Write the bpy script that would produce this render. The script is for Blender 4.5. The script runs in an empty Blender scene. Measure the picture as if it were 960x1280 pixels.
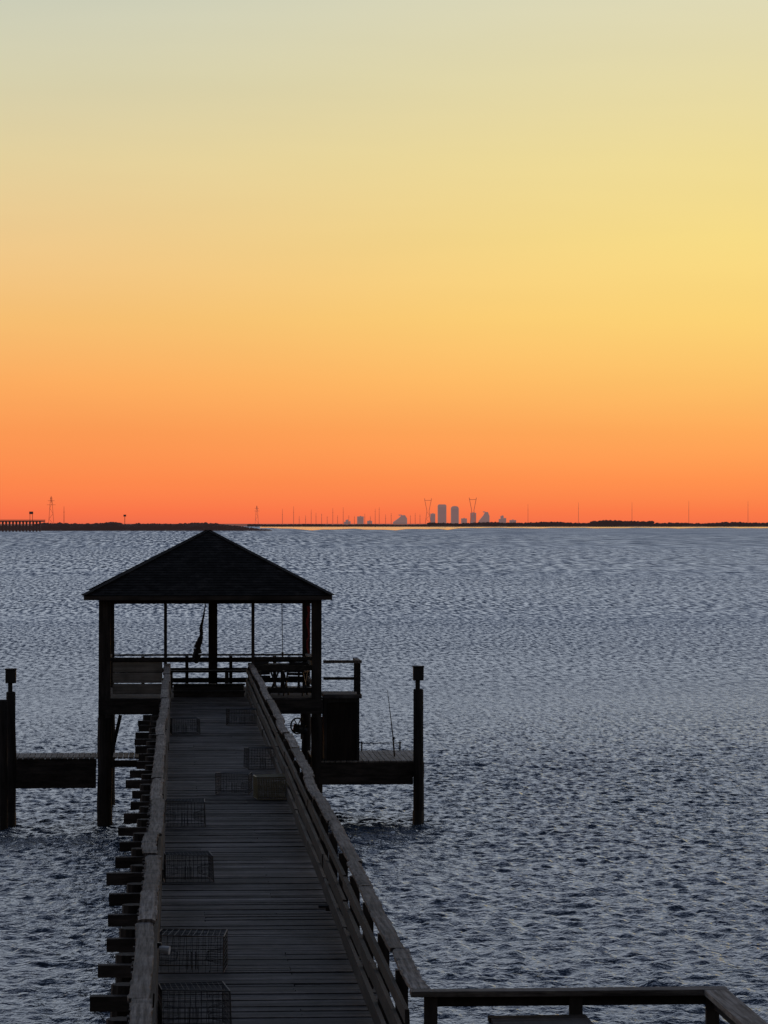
import bpy, math, random
import numpy as np
from mathutils import Vector, Matrix
random.seed(7); rng=np.random.default_rng(5)
scene=bpy.context.scene; col=scene.collection
F=4267.0; CAMZ=7.6; YAW=math.atan(257/F)
FW=Vector((math.sin(YAW),math.cos(YAW),0)); RT=Vector((math.cos(YAW),-math.sin(YAW),0))
def at(px,py,d):
    p=FW*d+RT*((px-480)/F*d); p.z=CAMZ-(py-655)/F*d; return p
def lin(c):
    return tuple(((v/255)/12.92 if v/255<=.04045 else ((v/255+.055)/1.055)**2.4) for v in c)+(1,)

# ---------------------------------------------------------------- materials
def newmat(name):
    m=bpy.data.materials.new(name); m.use_nodes=True; n=m.node_tree.nodes; l=m.node_tree.links
    return m,n,l,n['Principled BSDF']
def wood(name,c1,c2,grain=(4,1,30),rough=.85,bump=.35,spec=.25,blotch=.6,stain=0):
    m,n,l,b=newmat(name)
    tc=n.new('ShaderNodeTexCoord'); mp=n.new('ShaderNodeMapping'); mp.inputs['Scale'].default_value=grain
    l.new(tc.outputs['Object'],mp.inputs['Vector'])
    no=n.new('ShaderNodeTexNoise'); no.inputs['Scale'].default_value=1.0; no.inputs['Detail'].default_value=7; no.inputs['Roughness'].default_value=.65
    l.new(mp.outputs[0],no.inputs['Vector'])
    bl=n.new('ShaderNodeTexNoise'); bl.inputs['Scale'].default_value=1.3; bl.inputs['Detail'].default_value=6; bl.inputs['Roughness'].default_value=.65
    l.new(tc.outputs['Object'],bl.inputs['Vector'])
    rp=n.new('ShaderNodeValToRGB'); rp.color_ramp.elements[0].color=(*c1,1); rp.color_ramp.elements[1].color=(*c2,1)
    rp.color_ramp.elements[0].position=.38; rp.color_ramp.elements[1].position=.62
    l.new(no.outputs[0],rp.inputs[0])
    mr=n.new('ShaderNodeMapRange'); mr.inputs[1].default_value=.3; mr.inputs[2].default_value=.7
    mr.inputs[3].default_value=1-blotch; mr.inputs[4].default_value=1.15
    l.new(bl.outputs[0],mr.inputs[0])
    at_=n.new('ShaderNodeAttribute'); at_.attribute_name='tint'
    mu=n.new('ShaderNodeMath'); mu.operation='MULTIPLY'; l.new(mr.outputs[0],mu.inputs[0]); l.new(at_.outputs['Fac'],mu.inputs[1])
    fac=mu.outputs[0]
    if stain:      # damp patches and scuffs
        s1=n.new('ShaderNodeTexNoise'); s1.inputs['Scale'].default_value=.9; s1.inputs['Detail'].default_value=9; s1.inputs['Roughness'].default_value=.75
        smp=n.new('ShaderNodeMapping'); smp.inputs['Scale'].default_value=(1,.35,1); smp.inputs['Location'].default_value=(3.3,7.1,0)
        l.new(tc.outputs['Object'],smp.inputs[0]); l.new(smp.outputs[0],s1.inputs['Vector'])
        sr=n.new('ShaderNodeMapRange'); sr.inputs[1].default_value=.42; sr.inputs[2].default_value=.58; sr.inputs[3].default_value=1-stain; sr.inputs[4].default_value=1.1
        l.new(s1.outputs[0],sr.inputs[0]); m2=n.new('ShaderNodeMath'); m2.operation='MULTIPLY'; l.new(fac,m2.inputs[0]); l.new(sr.outputs[0],m2.inputs[1]); fac=m2.outputs[0]
    mx=n.new('ShaderNodeVectorMath'); mx.operation='SCALE'; l.new(rp.outputs[0],mx.inputs[0]); l.new(fac,mx.inputs['Scale'])
    l.new(mx.outputs[0],b.inputs['Base Color'])
    b.inputs['Roughness'].default_value=rough; b.inputs['Specular IOR Level'].default_value=spec
    bp=n.new('ShaderNodeBump'); bp.inputs['Strength'].default_value=bump; bp.inputs['Distance'].default_value=.01
    l.new(no.outputs[0],bp.inputs['Height']); l.new(bp.outputs[0],b.inputs['Normal'])
    return m
def plain(name,c,rough=.7,metal=0,var=.3,scale=6):
    m,n,l,b=newmat(name)
    tc=n.new('ShaderNodeTexCoord'); no=n.new('ShaderNodeTexNoise'); no.inputs['Scale'].default_value=scale; no.inputs['Detail'].default_value=4
    l.new(tc.outputs['Object'],no.inputs['Vector'])
    rp=n.new('ShaderNodeValToRGB')
    rp.color_ramp.elements[0].color=tuple(v*(1-var) for v in c)+(1,); rp.color_ramp.elements[1].color=tuple(min(1,v*(1+var)) for v in c)+(1,)
    l.new(no.outputs[0],rp.inputs[0]); l.new(rp.outputs[0],b.inputs['Base Color'])
    b.inputs['Roughness'].default_value=rough; b.inputs['Metallic'].default_value=metal
    return m
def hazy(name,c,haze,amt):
    # distant surface; dusk haze of the air is painted on as emission
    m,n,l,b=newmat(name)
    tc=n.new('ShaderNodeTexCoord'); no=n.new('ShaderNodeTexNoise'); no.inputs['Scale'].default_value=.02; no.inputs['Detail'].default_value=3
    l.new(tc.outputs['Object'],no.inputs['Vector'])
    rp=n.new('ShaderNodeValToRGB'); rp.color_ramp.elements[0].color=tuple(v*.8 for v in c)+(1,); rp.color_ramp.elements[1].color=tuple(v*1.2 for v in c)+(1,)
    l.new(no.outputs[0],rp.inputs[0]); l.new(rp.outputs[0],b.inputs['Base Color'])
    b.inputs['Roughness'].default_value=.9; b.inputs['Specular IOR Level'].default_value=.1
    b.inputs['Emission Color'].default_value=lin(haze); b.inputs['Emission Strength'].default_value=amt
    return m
M={}
M['deck']=wood('weathered_deck',(.055,.049,.050),(.135,.123,.122),(1.2,18,6),bump=.7,blotch=.6,stain=.42)
M['rail']=wood('weathered_rail',(.055,.048,.044),(.27,.245,.225),(38,1.5,14),bump=1.0,blotch=.6,stain=.4)
M['railx']=wood('weathered_rail_cross',(.055,.048,.044),(.24,.22,.20),(1.5,38,14),bump=1.0,blotch=.6,stain=.3)
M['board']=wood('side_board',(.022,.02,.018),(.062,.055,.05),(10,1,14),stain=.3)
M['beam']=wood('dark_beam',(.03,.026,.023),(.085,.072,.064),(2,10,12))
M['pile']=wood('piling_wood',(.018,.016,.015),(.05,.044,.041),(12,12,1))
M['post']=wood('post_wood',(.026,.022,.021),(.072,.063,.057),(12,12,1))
M['pale']=wood('pale_board',(.20,.185,.16),(.34,.31,.27),(1,8,16))
M['paledeck']=wood('pale_deck',(.20,.18,.16),(.40,.37,.33),(22,1.2,6))
M['brown']=wood('brown_panel',(.018,.012,.010),(.04,.027,.022),(12,12,1))
M['shingle']=wood('roof_shingle',(.010,.009,.009),(.028,.025,.023),(7,7,9),bump=.8,rough=.95,spec=.1)
M['fascia']=wood('fascia_wood',(.05,.042,.038),(.10,.085,.075),(1,8,8))
M['black']=plain('black_paint',(.012,.012,.013),.6)
M['wire']=plain('dark_wire',(.022,.02,.02),.6)
M['ywire']=plain('yellow_wire',(.20,.165,.085),.6)
M['rust']=plain('rusty_wire',(.085,.06,.045),.7)
M['cloth']=plain('dark_cloth',(.02,.02,.025),.9)
M['red']=plain('red_cloth',(.22,.025,.02),.8)
M['white']=plain('white_plastic',(.6,.6,.6),.5)
M['steel']=plain('grey_metal',(.08,.08,.085),.45,.6)
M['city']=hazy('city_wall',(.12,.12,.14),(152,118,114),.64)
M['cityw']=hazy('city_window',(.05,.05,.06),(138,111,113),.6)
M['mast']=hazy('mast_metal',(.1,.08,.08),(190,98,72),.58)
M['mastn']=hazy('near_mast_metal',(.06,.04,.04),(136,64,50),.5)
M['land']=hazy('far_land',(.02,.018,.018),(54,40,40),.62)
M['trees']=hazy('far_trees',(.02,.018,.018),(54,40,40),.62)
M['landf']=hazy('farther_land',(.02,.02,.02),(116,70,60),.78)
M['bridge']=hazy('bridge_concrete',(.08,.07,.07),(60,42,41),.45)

# ---------------------------------------------------------------- mesh builder
ORG={}
class MB:
    def __init__(s): s.v=[]; s.f=[]; s.t=[]
    def add(s,vs,fs,tint=1.0):
        o=len(s.v); s.v+= [tuple(p) for p in vs]
        for f in fs: s.f.append(tuple(i+o for i in f)); s.t.append(tint)
        return s
    def box(s,x0,x1,y0,y1,z0,z1,tint=1.0,j=0):
        vs=[(x,y,z) for z in (z0,z1) for y in (y0,y1) for x in (x0,x1)]
        if j: vs=[(a+random.uniform(-j,j),b+random.uniform(-j,j),c+random.uniform(-j,j)) for a,b,c in vs]
        return s.add(vs,[(0,2,3,1),(4,5,7,6),(0,1,5,4),(2,6,7,3),(0,4,6,2),(1,3,7,5)],tint)
    def bar(s,a,b,w,h,tint=1.0,up=(0,0,1)):
        a=Vector(a); b=Vector(b); d=(b-a).normalized(); up=Vector(up)
        if abs(d.dot(up))>.98: up=Vector((0,1,0))
        r=d.cross(up).normalized(); u=r.cross(d).normalized()
        vs=[p+r*(sx*w/2)+u*(sz*h/2) for p in (a,b) for sx,sz in ((-1,-1),(1,-1),(1,1),(-1,1))]
        return s.add(vs,[(0,1,2,3),(7,6,5,4),(0,4,5,1),(1,5,6,2),(2,6,7,3),(3,7,4,0)],tint)
    def tube(s,a,b,r0,r1=None,n=10,tint=1.0,wob=0):
        r1=r0 if r1 is None else r1
        a=Vector(a); b=Vector(b); d=(b-a).normalized(); up=Vector((0,0,1)) if abs(d.z)<.9 else Vector((0,1,0))
        r=d.cross(up).normalized(); u=r.cross(d).normalized(); vs=[]
        k=1 if not wob else 6
        for i in range(k+1):
            t=i/k; p=a.lerp(b,t); rad=r0+(r1-r0)*t
            p=p+r*random.uniform(-wob,wob)+u*random.uniform(-wob,wob)
            for q in range(n):
                A=2*math.pi*q/n; vs.append(p+(r*math.cos(A)+u*math.sin(A))*rad*(1+random.uniform(-wob,wob)*2))
        fs=[]
        for i in range(k):
            for q in range(n):
                fs.append((i*n+q,i*n+(q+1)%n,(i+1)*n+(q+1)%n,(i+1)*n+q))
        fs.append(tuple(range(n-1,-1,-1))); fs.append(tuple(range(k*n,k*n+n)))
        return s.add(vs,fs,tint)
    def build(s,name,mat,parent=None,bevel=0):
        o0=ORG.get(parent,Vector((0,0,0))) if parent else Vector((0,0,0))
        me=bpy.data.meshes.new(name); me.from_pydata([tuple(Vector(p)-o0) for p in s.v],[],s.f); me.update()
        a=me.attributes.new('tint','FLOAT','FACE'); a.data.foreach_set('value',s.t)
        ob=bpy.data.objects.new(name,me); col.objects.link(ob); me.materials.append(mat)
        if parent: ob.parent=parent; ORG[ob]=o0
        if bevel:
            md=ob.modifiers.new('bevel','BEVEL'); md.width=bevel; md.segments=2; md.limit_method='ANGLE'
        return ob
def thing(name,label,cat,loc,group=None):
    o=bpy.data.objects.new(name,None); col.objects.link(o); o.location=loc; ORG[o]=Vector(loc); o.empty_display_size=.2
    o['label']=label; o['category']=cat
    if group: o['group']=group
    return o
def struct(o): o['kind']='structure'; return o
def copy_tree(o,parent=None):
    c=o.copy(); col.objects.link(c); c.parent=parent; ORG[c]=ORG.get(o)
    for ch in list(o.children): copy_tree(ch,c)
    return c

# ---------------------------------------------------------------- water
def axis(lo,hi,step,grow,far0,far1):
    core=list(np.arange(lo,hi,step)); 
    a=[];x=core[-1];d=step
    while x<far1: d*=grow; x+=d; a.append(x)
    b=[];x=core[0];d=step
    while x>far0: d*=grow if d<400 else 1.0; x-=d; b.append(x)
    return np.array(b[::-1]+core+a)
xs=axis(-7,13,.072,1.03,-42000,42000); ys=axis(51,108,.07,1.010,-200,42000)
dx=np.gradient(xs); dy=np.gradient(ys)
Z=np.zeros((len(ys),len(xs)))
NW=95
for i in range(NW):
    lam=.21*(1.1/.21)**(i/(NW-1)); k=2*math.pi/lam
    th=math.pi/2+rng.normal(0,.9); kx=k*math.cos(th); ky=k*math.sin(th)
    amp=.050*(1.0 if lam<.6 else .62)/k*rng.uniform(.5,1.5); ph=rng.uniform(0,6.28)
    ax=np.clip(2.9-np.abs(kx)*dx,0,1); ay=np.clip(2.9-np.abs(ky)*dy,0,1)
    Z+=amp*(np.outer(np.sin(ky*ys+ph)*ay,np.cos(kx*xs)*ax)+np.outer(np.cos(ky*ys+ph)*ay,np.sin(kx*xs)*ax))
XX,YY=np.meshgrid(xs,ys)
co=np.stack([XX,YY,Z],-1).reshape(-1,3).astype(np.float32)
nx,ny=len(xs),len(ys)
ii=(np.arange(ny-1)[:,None]*nx+np.arange(nx-1)[None,:]).ravel()
quads=np.stack([ii,ii+1,ii+1+nx,ii+nx],-1).astype(np.int32)
me=bpy.data.meshes.new('water'); me.vertices.add(len(co)); me.vertices.foreach_set('co',co.ravel())
me.loops.add(quads.size); me.loops.foreach_set('vertex_index',quads.ravel())
me.polygons.add(len(quads)); me.polygons.foreach_set('loop_start',np.arange(0,quads.size,4,dtype=np.int32))
me.polygons.foreach_set('loop_total',np.full(len(quads),4,dtype=np.int32))
me.update(calc_edges=True); me.polygons.foreach_set('use_smooth',np.ones(len(quads),dtype=bool))
wat=struct(bpy.data.objects.new('water',me)); col.objects.link(wat)
m,n,l,b=newmat('bay_water')
geo=n.new('ShaderNodeNewGeometry')
def noise(scale,detail,vec,rough=.6):
    mp=n.new('ShaderNodeMapping'); mp.inputs['Scale'].default_value=vec; l.new(geo.outputs['Position'],mp.inputs[0])
    t=n.new('ShaderNodeTexNoise'); t.inputs['Scale'].default_value=scale; t.inputs['Detail'].default_value=detail; t.inputs['Roughness'].default_value=rough
    l.new(mp.outputs[0],t.inputs['Vector']); return t
def mrange(src,a,b_,c,d,smooth=False,clamp=True):
    t=n.new('ShaderNodeMapRange'); t.clamp=clamp
    if smooth: t.interpolation_type='SMOOTHSTEP'
    t.inputs[1].default_value=a; t.inputs[2].default_value=b_; t.inputs[3].default_value=c; t.inputs[4].default_value=d; l.new(src,t.inputs[0]); return t.outputs[0]
def math_(op,a,b_):
    t=n.new('ShaderNodeMath'); t.operation=op
    for i,s in enumerate((a,b_)):
        if isinstance(s,(int,float)): t.inputs[i].default_value=s
        else: l.new(s,t.inputs[i])
    return t.outputs[0]
sy=n.new('ShaderNodeSeparateXYZ'); l.new(geo.outputs['Position'],sy.inputs[0]); Yc=sy.outputs['Y']
n1=noise(8.5,3,(.85,1,1)); n2=noise(3.4,4,(.75,1,1))
fd=mrange(Yc,90,260,1,.12)
b2=n.new('ShaderNodeBump'); b2.inputs['Distance'].default_value=.10; l.new(fd,b2.inputs['Strength']); l.new(n2.outputs[0],b2.inputs['Height'])
b1=n.new('ShaderNodeBump'); b1.inputs['Distance'].default_value=.055; l.new(fd,b1.inputs['Strength']); l.new(n1.outputs[0],b1.inputs['Height']); l.new(b2.outputs[0],b1.inputs['Normal'])
# wave groups that grow with distance from the shore (short chop near, long wind lines far out)
layers=[(.20,.8,45,90,125,180,1),(.28,1.7,125,180,230,320,1),(.45,4.5,230,320,420,600,1),(.8,18,420,600,900,1300,.95),(1.6,90,900,1300,2100,2900,.8),(3.2,420,2100,2900,1e6,2e6,.55)]
tot=None
for sx,sy_,a0,a1,c0,c1,am in layers:
    t=noise(1.0,2,(1/sx,1/sy_,0),.7)
    v=mrange(t.outputs[0],.37,.63,-am,am,clamp=False)
    wgt=math_('MULTIPLY',mrange(Yc,a0,a1,0,1,True),mrange(Yc,c0,c1,1,0,True))
    v=math_('MULTIPLY',v,wgt); tot=v if tot is None else math_('ADD',tot,v)
pn=noise(.03,4,(.35,1,0),.6); patch=mrange(pn.outputs[0],.3,.7,.035,-.035)
base=math_('ADD',mrange(Yc,60,200,-.095,-.235),mrange(Yc,200,1500,0,-.04))
tilt=math_('ADD',math_('ADD',base,patch),math_('MULTIPLY',tot,.21))
cx=n.new('ShaderNodeCombineXYZ'); l.new(tilt,cx.inputs[1])
va=n.new('ShaderNodeVectorMath'); va.operation='ADD'; l.new(b1.outputs[0],va.inputs[0]); l.new(cx.outputs[0],va.inputs[1])
# wave backs are hidden behind the crests: only faces leaning to the shore are seen
s3=n.new('ShaderNodeSeparateXYZ'); l.new(va.outputs[0],s3.inputs[0])
lim=mrange(Yc,60,170,-.072,-.105)
c3=n.new('ShaderNodeCombineXYZ'); l.new(s3.outputs[0],c3.inputs[0]); l.new(math_('MINIMUM',s3.outputs[1],lim),c3.inputs[1]); l.new(s3.outputs[2],c3.inputs[2])
vn=n.new('ShaderNodeVectorMath'); vn.operation='NORMALIZE'; l.new(c3.outputs[0],vn.inputs[0])
l.new(vn.outputs[0],b.inputs['Normal'])
b.inputs['Base Color'].default_value=(.022,.036,.056,1); b.inputs['Roughness'].default_value=.04; b.inputs['IOR'].default_value=1.68
me.materials.append(m)
# calmer, shining water in the lee of the far shore
mc,n_,l_,bc=newmat('calm_water'); bc.inputs['Base Color'].default_value=(.06,.065,.07,1); bc.inputs['Roughness'].default_value=.08; bc.inputs['IOR'].default_value=1.8
tc=n_.new('ShaderNodeTexCoord'); no=n_.new('ShaderNodeTexNoise'); no.inputs['Scale'].default_value=.3; l_.new(tc.outputs['Object'],no.inputs['Vector'])
bp=n_.new('ShaderNodeBump'); bp.inputs['Distance'].default_value=.4; l_.new(no.outputs[0],bp.inputs['Height']); l_.new(bp.outputs[0],bc.inputs['Normal'])
mb_v=[];
K=90
for i in range(K+1):
    px=325+(1500-325)*i/K
    e=min(1,i/4)
    d0=4700+500*math.sin(i*.9)+350*math.sin(i*2.3)+ (1700 if px>560 else 0)
    a=at(px,655,d0+(1-e)*1500); c=at(px,655,9050); mb_v.append((a.x,a.y,.25)); mb_v.append((c.x,c.y,.25))
mec=bpy.data.meshes.new('calm_water'); mec.from_pydata(mb_v,[],[(2*i,2*i+2,2*i+3,2*i+1) for i in range(K)]); mec.materials.append(mc)
cw=struct(bpy.data.objects.new('calm_water',mec)); col.objects.link(cw)

# ---------------------------------------------------------------- far shore
def rnd_clump(mb,c,r,sq=.8):
    n1_=7; vs=[(c[0],c[1],c[2]+r*sq*random.uniform(.8,1.25))]
    for ring,(zz,rr) in enumerate(((.55,.75),(.0,1.0),(-.7,.8))):
        for q in range(n1_):
            A=2*math.pi*(q+ring*.5)/n1_; k=rr*r*random.uniform(.75,1.25)
            vs.append((c[0]+k*math.cos(A),c[1]+k*math.sin(A),c[2]+zz*r*sq*random.uniform(.7,1.3)))
    fs=[(0,1+q,1+(q+1)%n1_) for q in range(n1_)]
    for ring in range(2):
        for q in range(n1_):
            a=1+ring*n1_; fs.append((a+q,a+n1_+q,a+n1_+(q+1)%n1_,a+(q+1)%n1_))
    mb.add(vs,fs)
def shore(name,px0,px1,d,depth,mat,prof,step=6):
    mb=MB(); cols=[]
    for px in np.arange(px0,px1+.1,step):
        t=(px-px0)/(px1-px0); e=min(1,t*12+.02,(1-t)*12+.02)
        h=prof(px)*e; jit=random.uniform(-1,1)*d*.012
        a=at(px,655,d+jit); b_=at(px,655,d+depth*.15+jit); c=at(px,655,d+depth)
        cols.append([(a.x,a.y,-.4),(b_.x,b_.y,h*.6+.3),((b_.x+c.x)/2,(b_.y+c.y)/2,h+.3),(c.x,c.y,-.4)])
    vs=[p for c in cols for p in c]; fs=[]
    for i in range(len(cols)-1):
        for k in range(3): fs.append((i*4+k,(i+1)*4+k,(i+1)*4+k+1,i*4+k+1))
    mb.add(vs,fs); return struct(mb.build(name,mat))
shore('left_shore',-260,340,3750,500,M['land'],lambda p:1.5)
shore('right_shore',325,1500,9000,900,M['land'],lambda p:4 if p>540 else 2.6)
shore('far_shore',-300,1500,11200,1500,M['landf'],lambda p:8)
def trees_band(name,label,px0,px1,d,h,mat,n_,seed):
    random.seed(seed); mb=MB()
    for i in range(n_):
        px=random.uniform(px0,px1); t=h(px); 
        dd=d+random.uniform(0,260); p=at(px,655,dd)
        r=t*random.uniform(.2,.36)
        rnd_clump(mb,(p.x,p.y,max(0.3,t*random.uniform(.2,.72))),r*1.3,.6)
    o=mb.build(name,mat); o['label']=label; o['category']='trees'; o['kind']='stuff'; return o
def hl(px):
    b_=8.9+.5*math.sin(px*.03)+.4*math.sin(px*.11)+.3*math.sin(px*.37)
    if 133<px<150: b_+=2.2
    if px>270: b_*=max(.22,(345-px)/75)
    if px<45: b_*=.7
    return b_
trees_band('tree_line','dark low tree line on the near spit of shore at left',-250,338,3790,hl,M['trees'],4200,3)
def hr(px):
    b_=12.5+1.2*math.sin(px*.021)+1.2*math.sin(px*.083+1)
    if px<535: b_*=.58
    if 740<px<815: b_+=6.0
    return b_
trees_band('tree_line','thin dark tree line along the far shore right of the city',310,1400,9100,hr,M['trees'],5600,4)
random.seed(11)

# low causeway bridge on the left
br=thing('bridge','low causeway bridge on closely spaced piers at the left end of the horizon','bridge',at(10,665,3350).to_tuple()[:2]+(0,))
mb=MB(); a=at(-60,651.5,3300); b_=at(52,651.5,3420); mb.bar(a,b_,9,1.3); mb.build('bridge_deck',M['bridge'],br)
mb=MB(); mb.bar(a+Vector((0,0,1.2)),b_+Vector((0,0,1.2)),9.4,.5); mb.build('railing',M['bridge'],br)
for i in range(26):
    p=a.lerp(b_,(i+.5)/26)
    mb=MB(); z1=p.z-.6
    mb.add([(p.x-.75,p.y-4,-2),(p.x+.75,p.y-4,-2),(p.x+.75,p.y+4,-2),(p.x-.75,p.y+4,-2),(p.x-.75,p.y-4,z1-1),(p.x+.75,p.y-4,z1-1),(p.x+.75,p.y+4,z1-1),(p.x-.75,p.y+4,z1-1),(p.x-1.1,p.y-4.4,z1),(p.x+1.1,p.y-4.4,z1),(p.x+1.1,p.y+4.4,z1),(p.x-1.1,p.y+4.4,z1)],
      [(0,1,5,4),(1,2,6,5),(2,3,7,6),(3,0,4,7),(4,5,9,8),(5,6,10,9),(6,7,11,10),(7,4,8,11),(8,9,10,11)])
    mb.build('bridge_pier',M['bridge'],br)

# masts and pylons
def mast(px,ptop,d,label,group,style='mast',mat='mast',w=1.1):
    base=at(px,655,d); base.z=1.0; top=CAMZ-(ptop-655)/F*d; H=top-base.z; u=d/F
    nm={'mast':'radio_mast','pylon':'power_pylon','hour':'power_pylon'}[style]
    t=thing(nm,label,'mast' if style=='mast' else 'pylon',base,group)
    x,y,z=base
    mb=MB(); ww=w*u
    if style=='mast':
        mb.tube((x,y,z),(x,y,z+H*.6),ww*.5,ww*.42,6); mb.tube((x,y,z+H*.6),(x,y,z+H),ww*.4,ww*.22,6)
        mb.build('mast_pole',M[mat],t)
        mb=MB(); k=random.uniform(.6,.9); mb.box(x-ww*.8,x+ww*.8,y-ww*.3,y+ww*.3,z+H*k,z+H*k+ww*.6)
        mb.build('antenna',M[mat],t)
    elif style=='pylon':
        hw=H*.09
        for s in (-1,1):
            mb.bar((x+s*hw,y,z),(x+s*hw*.22,y,z+H*.96),ww*.42,ww*.42)
        for k in range(6):
            a0=k/6; a1=(k+1)/6; s=1 if k%2 else -1
            mb.bar((x+s*hw*(1-.78*a0),y,z+H*a0*.96),(x-s*hw*(1-.78*a1),y,z+H*a1*.96),ww*.3,ww*.3)
        mb.bar((x,y,z+H*.8),(x,y,z+H),ww*.6,ww*.5); mb.build('lattice_tower',M[mat],t)
        for k,l_ in ((.74,.13),(.86,.10)):
            mb=MB(); mb.bar((x-H*l_,y,z+H*k),(x+H*l_,y,z+H*k),ww*.4,ww*.35); mb.build('cross_arm',M[mat],t)
    else:
        hw=H*.11
        for s in (-1,1):
            mb.bar((x+s*hw,y,z),(x+s*hw*.35,y,z+H*.55),ww*.55,ww*.5); mb.bar((x+s*hw*.35,y,z+H*.55),(x+s*hw*1.15,y,z+H),ww*.55,ww*.5)
        for k in range(4):
            s=1 if k%2 else -1; a0=k*.13; a1=(k+1)*.13
            mb.bar((x+s*hw*(1-a0*1.18),y,z+H*a0),(x-s*hw*(1-a1*1.18),y,z+H*a1),ww*.3,ww*.3)
        mb.build('lattice_tower',M[mat],t)
        mb=MB(); mb.bar((x-hw*1.15,y,z+H*.93),(x+hw*1.15,y,z+H*.93),ww*.5,ww*.5); mb.build('cross_arm',M[mat],t)
    return t
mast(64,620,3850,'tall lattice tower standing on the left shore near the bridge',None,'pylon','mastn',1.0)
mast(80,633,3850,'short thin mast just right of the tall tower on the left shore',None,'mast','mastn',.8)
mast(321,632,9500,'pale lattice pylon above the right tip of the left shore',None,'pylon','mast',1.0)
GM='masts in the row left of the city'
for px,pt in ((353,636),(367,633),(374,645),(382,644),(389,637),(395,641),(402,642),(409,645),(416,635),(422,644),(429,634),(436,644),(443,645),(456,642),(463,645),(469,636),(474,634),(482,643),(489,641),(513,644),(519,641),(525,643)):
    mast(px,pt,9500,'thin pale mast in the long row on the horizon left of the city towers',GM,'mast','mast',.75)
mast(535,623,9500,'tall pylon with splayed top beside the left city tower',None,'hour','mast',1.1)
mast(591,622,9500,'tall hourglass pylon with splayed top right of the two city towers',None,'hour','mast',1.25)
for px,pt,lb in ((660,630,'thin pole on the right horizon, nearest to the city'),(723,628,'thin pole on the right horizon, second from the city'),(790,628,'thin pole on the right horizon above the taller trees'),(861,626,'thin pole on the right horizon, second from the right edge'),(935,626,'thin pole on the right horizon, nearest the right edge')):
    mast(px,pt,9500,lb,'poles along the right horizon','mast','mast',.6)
t=thing('billboard','small black board on posts above the left end of the shore','billboard',at(39,655,3800))
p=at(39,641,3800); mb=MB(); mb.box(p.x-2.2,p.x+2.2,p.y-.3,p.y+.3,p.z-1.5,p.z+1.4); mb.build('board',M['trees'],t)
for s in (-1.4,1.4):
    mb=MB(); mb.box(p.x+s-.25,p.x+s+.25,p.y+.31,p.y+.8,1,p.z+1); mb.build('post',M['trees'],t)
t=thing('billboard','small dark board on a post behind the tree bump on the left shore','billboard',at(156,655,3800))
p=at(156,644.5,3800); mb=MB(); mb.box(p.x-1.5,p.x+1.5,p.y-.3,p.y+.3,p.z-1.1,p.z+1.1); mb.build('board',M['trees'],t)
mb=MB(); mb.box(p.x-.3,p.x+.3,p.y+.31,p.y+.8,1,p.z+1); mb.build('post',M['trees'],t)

# city
def tower(px,w,ptop,label,top='round',d=13500):
    u=d/F; base=at(px,655,d); x,y=base.x,base.y; H=CAMZ-(ptop-655)*u; hw=w*u/2
    t=thing('office_tower' if H>60 else 'city_building',label,'building',(x,y,0),'buildings of the city skyline')
    mb=MB(); D=hw*1.4
    if top=='round':
        pr=[(-hw,0),(-hw,H*.88),(-hw*.86,H*.945),(-hw*.6,H*.98),(0,H),(hw*.6,H*.98),(hw*.86,H*.945),(hw,H*.88),(hw,0)]
    elif top=='bevel': pr=[(-hw,0),(-hw,H*.94),(-hw*.75,H),(hw*.75,H),(hw,H*.94),(hw,0)]
    elif top=='slope': pr=[(-hw,0),(-hw,H*.35),(-hw*.1,H*.75),(hw*.25,H),(hw*.7,H),(hw,H*.7),(hw,0)]
    elif top=='step': pr=[(-hw,0),(-hw,H*.7),(-hw*.5,H*.7),(-hw*.5,H),(hw*.3,H),(hw*.3,H*.8),(hw,H*.8),(hw,0)]
    else: pr=[(-hw,0),(-hw,H),(hw,H),(hw,0)]
    k=len(pr); vs=[(x+a,y-D/2,z) for a,z in pr]+[(x+a,y+D/2,z) for a,z in pr]
    fs=[tuple(range(k)),tuple(range(2*k-1,k-1,-1))]+[(i,i+k,(i+1)%k+k,(i+1)%k) for i in range(k)]
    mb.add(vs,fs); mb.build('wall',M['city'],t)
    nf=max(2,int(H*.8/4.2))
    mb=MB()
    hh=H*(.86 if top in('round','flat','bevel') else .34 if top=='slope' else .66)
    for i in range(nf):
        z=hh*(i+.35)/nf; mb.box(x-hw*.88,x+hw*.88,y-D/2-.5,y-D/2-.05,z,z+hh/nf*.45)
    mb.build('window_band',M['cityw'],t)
    if top in('flat','step','slope'):
        mb=MB(); mb.box(x-hw*.2,x+hw*.25,y-3,y+3,H*.97,H+2.2); mb.build('roof_plant',M['city'],t)
tower(552.5,10.5,630.5,'left and taller of the two broad city towers','bevel')
tower(568.5,9.5,632.5,'right and shorter of the two broad city towers')
tower(450.5,8,645.5,'small blocky building alone in the middle of the row of masts','flat')
tower(500,17,644,'wide sloping building left of the splayed pylon','slope')
tower(541,6,642,'narrow low building tucked against the left broad tower','flat')
tower(591.5,7,641,'low grey block behind the hourglass pylon','flat')
tower(605,13,640,'stepped sloping building right of the hourglass pylon','slope')
tower(628,9,645,'small building at the right end of the city','step')
tower(434,8,650,'very low building left of the small blocky one','step')
tower(462,6,651,'very low block right of the small blocky building','flat')
tower(580,7,648,'very low block between the right broad tower and the hourglass pylon','flat')
tower(641,8,650,'very low block just right of the small end building','flat')

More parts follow.
